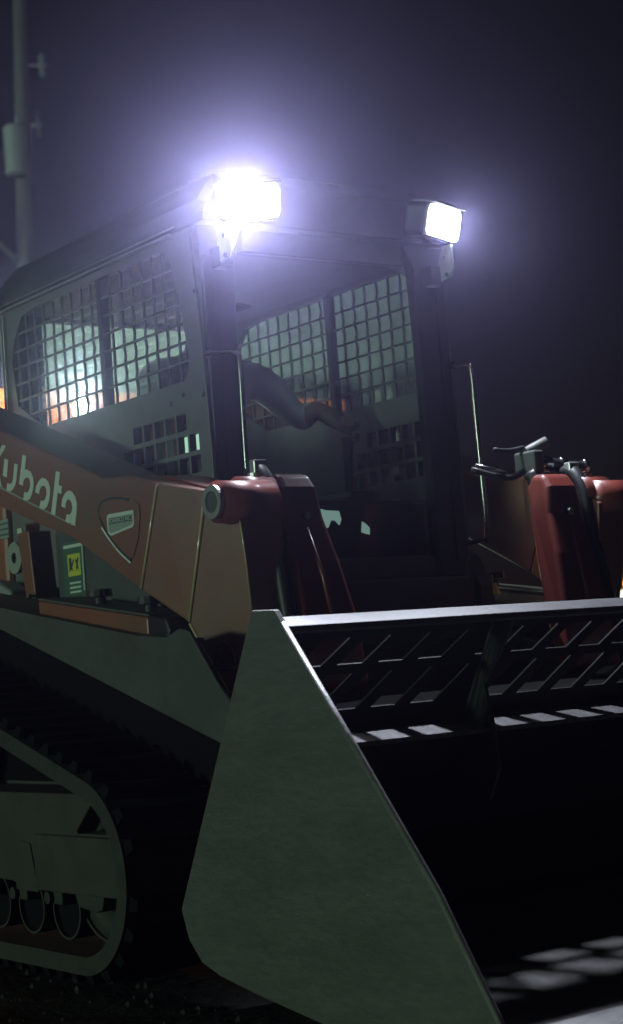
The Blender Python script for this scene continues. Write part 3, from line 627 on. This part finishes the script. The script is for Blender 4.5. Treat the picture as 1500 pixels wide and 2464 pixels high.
bar = link('top_lip', prism([(0.795, 0.9315), (0.890, 0.9070), (0.890, 0.893), (0.868, 0.888), (0.795, 0.914)], -0.881, 0.881), 'lip_steel', BK, bevel=0.003)
link('back_shelf', prism([(0.632, 0.660), (0.742, 0.622), (0.742, 0.610), (0.632, 0.640)], -0.881, 0.881), 'bucket_worn', BK, bevel=0.0015)
inner = [(0.70, 0.612), (0.60, 0.52), (0.52, 0.42), (0.47, 0.32), (0.455, 0.24), (0.475, 0.185), (0.54, 0.15)]
outerp = [(0.525, 0.11), (0.44, 0.165), (0.41, 0.245), (0.42, 0.34), (0.50, 0.46), (0.60, 0.60), (0.63, 0.635)]
link('back_wall', prism(inner + outerp, -0.880, 0.880), 'bucket_shaded', BK)
link('floor_plate', prism([(0.54, 0.150), (0.72, 0.122), (0.96, 0.082), (1.44, 0.042), (1.44, 0.020), (0.95, 0.045), (0.70, 0.080), (0.53, 0.108)], -0.880, 0.880), 'bucket_worn', BK)
link('cutting_edge', prism([(1.40, 0.050), (1.58, 0.018), (1.585, 0.008), (1.56, 0.003), (1.40, 0.014)], -0.905, 0.905), 'bare_steel', BK)
for yg in (-0.165, 0.165 + 0.30):
    rb = link('gusset_rib', prism([(0.80, 0.905), (0.86, 0.895), (0.845, 0.86), (0.735, 0.735), (0.755, 0.63), (0.765, 0.52), (0.72, 0.44), (0.55, 0.44), (0.60, 0.53), (0.70, 0.615), (0.66, 0.67)], yg - 0.006, yg + 0.006), 'body_grey', BK, bevel=0.002)
    link('rib_weld', tube([(0.665, yg - 0.008, 0.67), (0.80, yg - 0.008, 0.90)], 0.005, 6), 'bucket_paint', rb)
link('coupler_plate', prism([(0.60, 0.62), (0.62, 0.70), (0.52, 0.72), (0.42, 0.40), (0.44, 0.25), (0.50, 0.28), (0.49, 0.38)], -0.55, 0.55), 'liner_black', BK)

# ---------------------------------------------------------------- operator
OX = 0.22; OZ = 0.06
def operator():
    me = bpy.data.meshes.new('mesh')
    J = {'pel': (-0.80, 0, 1.24, .15, .13), 'wai': (-0.83, 0, 1.40, .145, .11), 'che': (-0.83, 0, 1.58, .165, .12), 'sho': (-0.81, 0, 1.69, .12, .08), 'nec': (-0.79, 0, 1.77, .055, .055), 'hea': (-0.76, 0, 1.86, .078, .092), 'top': (-0.76, 0, 1.93, .07, .085)}
    for s, n in ((-1, 'r'), (1, 'l')):
        J['s' + n] = (-0.79, s * 0.20, 1.70, .066, .066)
        J['e' + n] = (-0.665, s * 0.285, 1.535, .052, .052)
        J['w' + n] = (-0.645, s * 0.315, 1.585, .034, .034)
        J['h' + n] = (-0.385, s * 0.318, 1.57, .036, .030)
        J['i' + n] = (-0.74, s * 0.10, 1.24, .095, .09)
        J['k' + n] = (-0.34, s * 0.14, 1.27, .068, .068)
        J['a' + n] = (-0.25, s * 0.15, 0.96, .045, .045)
        J['f' + n] = (-0.12, s * 0.16, 0.925, .04, .03)
    ks = list(J); idx = {k: i for i, k in enumerate(ks)}
    E_ = [('pel', 'wai'), ('wai', 'che'), ('che', 'sho'), ('sho', 'nec'), ('nec', 'hea'), ('hea', 'top')]
    for n in 'rl': E_ += [('sho', 's' + n), ('s' + n, 'e' + n), ('e' + n, 'w' + n), ('w' + n, 'h' + n), ('pel', 'i' + n), ('i' + n, 'k' + n), ('k' + n, 'a' + n), ('a' + n, 'f' + n)]
    # fingers close round the joystick
    for s, n in ((-1, 'r'), (1, 'l')):
        for q in range(4):
            a, b = 'g%s%d' % (n, q), 'j%s%d' % (n, q)
            J[a] = (-0.358, s * 0.345, 1.585 - q * 0.018, .010, .010); J[b] = (-0.345, s * 0.312, 1.580 - q * 0.018, .009, .009)
            E_ += [('h' + n, a), (a, b)]
        J['t' + n] = (-0.372, s * 0.292, 1.585, .011, .011); E_ += [('h' + n, 't' + n)]
    J = {k: ((q[0] + OX * (0.0 if k[0] in 'hgjt' and len(k) > 1 and k not in ('hea', 'top') else 0.3 if k[0] in 'kaf' else 1.0),) + (q[1] - (0.0 if k[0] in 'hgjt' and len(k) > 1 and k not in ('hea', 'top') else 0.09),) + (q[2] + (0.0 if (k[0] in 'hgjtkafi' and len(k) > 1 and k not in ('hea', 'top')) or k == 'pel' else OZ),) + tuple(q[3:])) for k, q in J.items()}
    ks = list(J); idx = {k: i for i, k in enumerate(ks)}
    me.from_pydata([J[k][:3] for k in ks], [(idx[a], idx[b]) for a, b in E_], [])
    o = bpy.data.objects.new('person', me); COL.objects.link(o)
    sk = o.modifiers.new('skin', 'SKIN'); sk.use_smooth_shade = True
    for k in ks:
        d = me.skin_vertices[0].data[idx[k]]; d.radius = (J[k][3], J[k][4]); d.use_root = (k == 'pel')
    sb_ = o.modifiers.new('sub', 'SUBSURF'); sb_.levels = 2; sb_.render_levels = 2
    bpy.context.view_layer.update()
    full = bpy.data.meshes.new_from_object(o.evaluated_get(bpy.context.evaluated_depsgraph_get()))
    o.modifiers.clear()
    full.materials.clear()
    for m in ('skin_mat', 'shirt_white', 'trousers', 'black_plastic'): full.materials.append(M[m])
    for p in full.polygons:
        c = p.center; p.use_smooth = True
        if c.z > 1.755 + OZ and abs(c.y + 0.09) < 0.12: k = 0
        elif c.x > -0.415 and c.z > 1.45: k = 0
        elif c.z > 1.36: k = 1
        elif c.z < 1.0: k = 3
        else: k = 2
        p.material_index = k
    o.data = full
    # nose, ears, cap
    nose = mesh([(-0.672 + OX, 0, 1.885), (-0.655 + OX, 0, 1.845), (-0.690 + OX, 0.015, 1.842), (-0.690 + OX, -0.015, 1.842), (-0.69 + OX, 0, 1.835)], [(0, 1, 2), (0, 3, 1), (1, 4, 2), (1, 3, 4)])
    link('nose', nose, 'skin_mat', o)
    for s in (-1, 1):
        link('ear', tube([(-0.765 + OX, s * 0.078, 1.84), (-0.768 + OX, s * 0.088, 1.865), (-0.765 + OX, s * 0.08, 1.885)], 0.012, 8), 'skin_mat', o, True)
        link('eye', tube([(-0.684 + OX, s * 0.03, 1.878), (-0.678 + OX, s * 0.03, 1.878)], 0.009, 8), 'dark_ink', o)
    link('mouth', box(-0.688 + OX, -0.680 + OX, -0.022, 0.022, 1.818, 1.823), 'dark_ink', o)
    v = []; f = []; R_, T_ = 8, 18
    for i in range(R_ + 1):
        ph = math.pi / 2 * i / R_
        for k in range(T_):
            a = 2 * math.pi * k / T_; v.append((-0.765 + OX + 0.100 * math.cos(a) * math.cos(ph), 0.088 * math.sin(a) * math.cos(ph), 1.895 + 0.085 * math.sin(ph)))
    for i in range(R_):
        for k in range(T_): f.append((i * T_ + k, i * T_ + (k + 1) % T_, (i + 1) * T_ + (k + 1) % T_, (i + 1) * T_ + k))
    link('cap', mesh(v, f), 'hair_dark', o, True)
    link('cap_brim', prism_x([(-0.07, 1.893), (0.07, 1.893), (0.06, 1.899), (-0.06, 1.899)], -0.68 + OX, -0.60 + OX), 'hair_dark', o)
    for ch in o.children: ch.location.y -= 0.09; ch.location.z += OZ
    tag(o, 'seated operator in white long-sleeved shirt holding the joysticks inside the cab', 'person')
operator()

# ---------------------------------------------------------------- utility pole
UP = thing('utility_pole', 'weathered wooden utility pole with grey transformer can, blurred beyond the cab roof', 'utility pole', (-20, 9.35, 0))
def at_pole(z): return 9.32 + 0.045 * (z - 7.2) + 0.12
pole = link('pole', tube([(-20, at_pole(z), z) for z in (0, 4, 8, 12.6)], 0.13, 16, rs=[0.165, 0.15, 0.13, 0.11]), 'wood_pole', UP, True)
can = link('transformer', tube([(-19.75, 9.27, z) for z in (8.62, 8.66, 8.70, 9.30, 9.36, 9.40)], 0.2, 20, rs=[0.17, 0.19, 0.185, 0.185, 0.19, 0.15]), 'transformer_paint', UP, True)
link('bushing', tube([(-19.75, 9.33, 9.40), (-19.75, 9.33, 9.46), (-19.75, 9.33, 9.58)], 0.03, 10, rs=[0.03, 0.05, 0.025]), 'transformer_paint', can, True)
link('hanger', box(-19.95, -19.80, 9.34, 9.40, 8.85, 9.2), 'bare_steel', can)
for z, dy in ((10.5, 0.30), (9.52, 0.22)):
    ins = link('insulator', tube([(-19.9, at_pole(z) + dy, z + q) for q in (-0.20, -0.14, -0.06, 0.0, 0.06, 0.14, 0.2)], 0.05, 12, rs=[0.02, 0.06, 0.04, 0.09, 0.05, 0.06, 0.02] if dy > 0.25 else [0.01, 0.03, 0.03, 0.05, 0.03, 0.03, 0.01]), 'transformer_paint', UP, True)
    link('insulator_arm', tube([(-20, at_pole(z), z), (-19.9, at_pole(z) + dy, z)], 0.025, 8), 'bare_steel', ins)
link('guy_brace', tube([(-20, at_pole(7.3) - 0.02, 7.25), (-20, 8.2, 8.2)], 0.045, 8), 'wood_pole', UP)

# ---------------------------------------------------------------- shipping container and yard light behind
CT = thing('shipping_container', 'bright orange corrugated steel shipping container lit up behind the cab', 'container', (-8.1, 1.5, 0))
CX, CY0, CY1, CZ = -6.9, -1.9, 5.36, 2.87
pts = []; y = CY0 + 0.12; k = 0
while y < CY1 - 0.12:
    pts += [(y, CX - 0.01), (y + 0.07, CX - 0.01), (y + 0.105, CX - 0.045), (y + 0.175, CX - 0.045)]; y += 0.21
v = [(x, yy, 0.16) for yy, x in pts] + [(x, yy, CZ - 0.10) for yy, x in pts]; n = len(pts)
front = mesh(v, [(i, i + 1, n + i + 1, n + i) for i in range(n - 1)])
link('corrugated_side', front, 'container_orange', CT)
link('container_box', box(CX - 2.4, CX - 0.06, CY0 + 0.05, CY1 - 0.05, 0.05, CZ - 0.03), 'container_orange', CT)
link('top_rail', box(CX - 0.07, CX + 0.01, CY0, CY1, CZ - 0.10, CZ), 'container_orange', CT, bevel=0.008)
link('bottom_rail', box(CX - 0.07, CX + 0.01, CY0, CY1, 0.0, 0.16), 'container_orange', CT, bevel=0.008)
for y in (CY0, CY1 - 0.14): link('corner_post', box(CX - 0.10, CX + 0.005, y, y + 0.14, 0.1, CZ - 0.05), 'container_orange', CT, bevel=0.008)

YL = thing('yard_light', 'bare glowing yard lamp on a thin tripod stand behind the cab', 'lamp', (-4.6, 1.69, 0))
LZ = 2.32
link('stand_pole', tube([(-4.6, 1.69, 0.5), (-4.6, 1.69, LZ - 0.09)], 0.018, 10), 'black_plastic', YL)
for a in (0.3, 2.4, 4.5): link('stand_leg', tube([(-4.6, 1.69, 0.75), (-4.6 + 0.5 * math.cos(a), 1.69 + 0.5 * math.sin(a), 0.0)], 0.014, 8), 'black_plastic', YL)
link('lamp_socket', tube([(-4.6, 1.69, LZ - 0.11), (-4.6, 1.69, LZ - 0.05)], 0.03, 12), 'black_plastic', YL)
link('bulb', tube([(-4.6, 1.69, LZ + q) for q in (-0.05, -0.03, 0.0, 0.04, 0.07, 0.08)], 0.05, 14, rs=[0.02, 0.035, 0.05, 0.05, 0.03, 0.01]), 'yard_glow', YL, True)
d = bpy.data.lights.new('yard_lamp', 'POINT'); d.energy = 1300; d.color = (0.80, 1.0, 0.84); d.shadow_soft_size = 0.06
lo = bpy.data.objects.new('yard_lamp', d); COL.objects.link(lo); lo.location = (-4.6, 1.69, LZ + 0.15)

# ---------------------------------------------------------------- parked truck at the right edge
TK = thing('parked_truck', 'dark red truck with a lit amber-red marker light parked beyond the bucket', 'truck', (-2.3, 6.4, 0))
link('truck_box', box(-4.05, -0.6, 5.32, 7.3, 1.14, 1.62), 'truck_red', TK, bevel=0.03)
link('truck_cab', prism([(-2.6, 1.60), (-2.4, 2.15), (-1.4, 2.18), (-0.9, 1.60)], 5.4, 7.2), 'truck_red', TK, bevel=0.03)
tlm = link('tail_light', tube([(-4.04, 5.29, 1.176), (-3.995, 5.27, 1.176), (-3.98, 5.265, 1.176)], 0.03, 18, rs=[0.034, 0.030, 0.018]), 'tail_glow', TK, True)
link('marker_lens', box(-4.0, -3.95, 5.31, 5.35, 1.58, 1.63), 'amber_glow', TK, bevel=0.006)
link('side_skirt', box(-4.06, -0.7, 5.26, 5.5, 0.80, 1.125), 'truck_white', TK, bevel=0.02)
link('rear_gate', box(-4.10, -4.052, 5.36, 7.26, 0.95, 1.60), 'truck_red', TK, bevel=0.01)
for x in (-3.2, -1.3):
    w = link('wheel', ycyl(x, 0.40, 0.40, 5.32, 5.58, 28), 'rubber', TK, True, bevel=0.03)
    link('rim', ycyl(x, 0.40, 0.22, 5.305, 5.32, 20), 'body_grey', w)

# ---------------------------------------------------------------- haze volume, added to carry the lamps' lens glow
hz = link('haze', box(-42, 42, -43, 41, -1.0, 13.2), None, None)
hm = bpy.data.materials.new('haze_air'); hm.use_nodes = True; n = hm.node_tree; n.nodes.clear()
ho = n.nodes.new('ShaderNodeOutputMaterial'); pv = n.nodes.new('ShaderNodeVolumePrincipled')
pv.inputs['Color'].default_value = (0.62, 0.56, 1.0, 1); pv.inputs['Density'].default_value = 0.0023; pv.inputs['Anisotropy'].default_value = 0.945
n.links.new(pv.outputs[0], ho.inputs['Volume'])
hz.data.materials.append(hm); hz['kind'] = 'stuff'
tag(hz, 'thin violet night haze added around the loader to carry the lens glow of its lamps', 'haze')
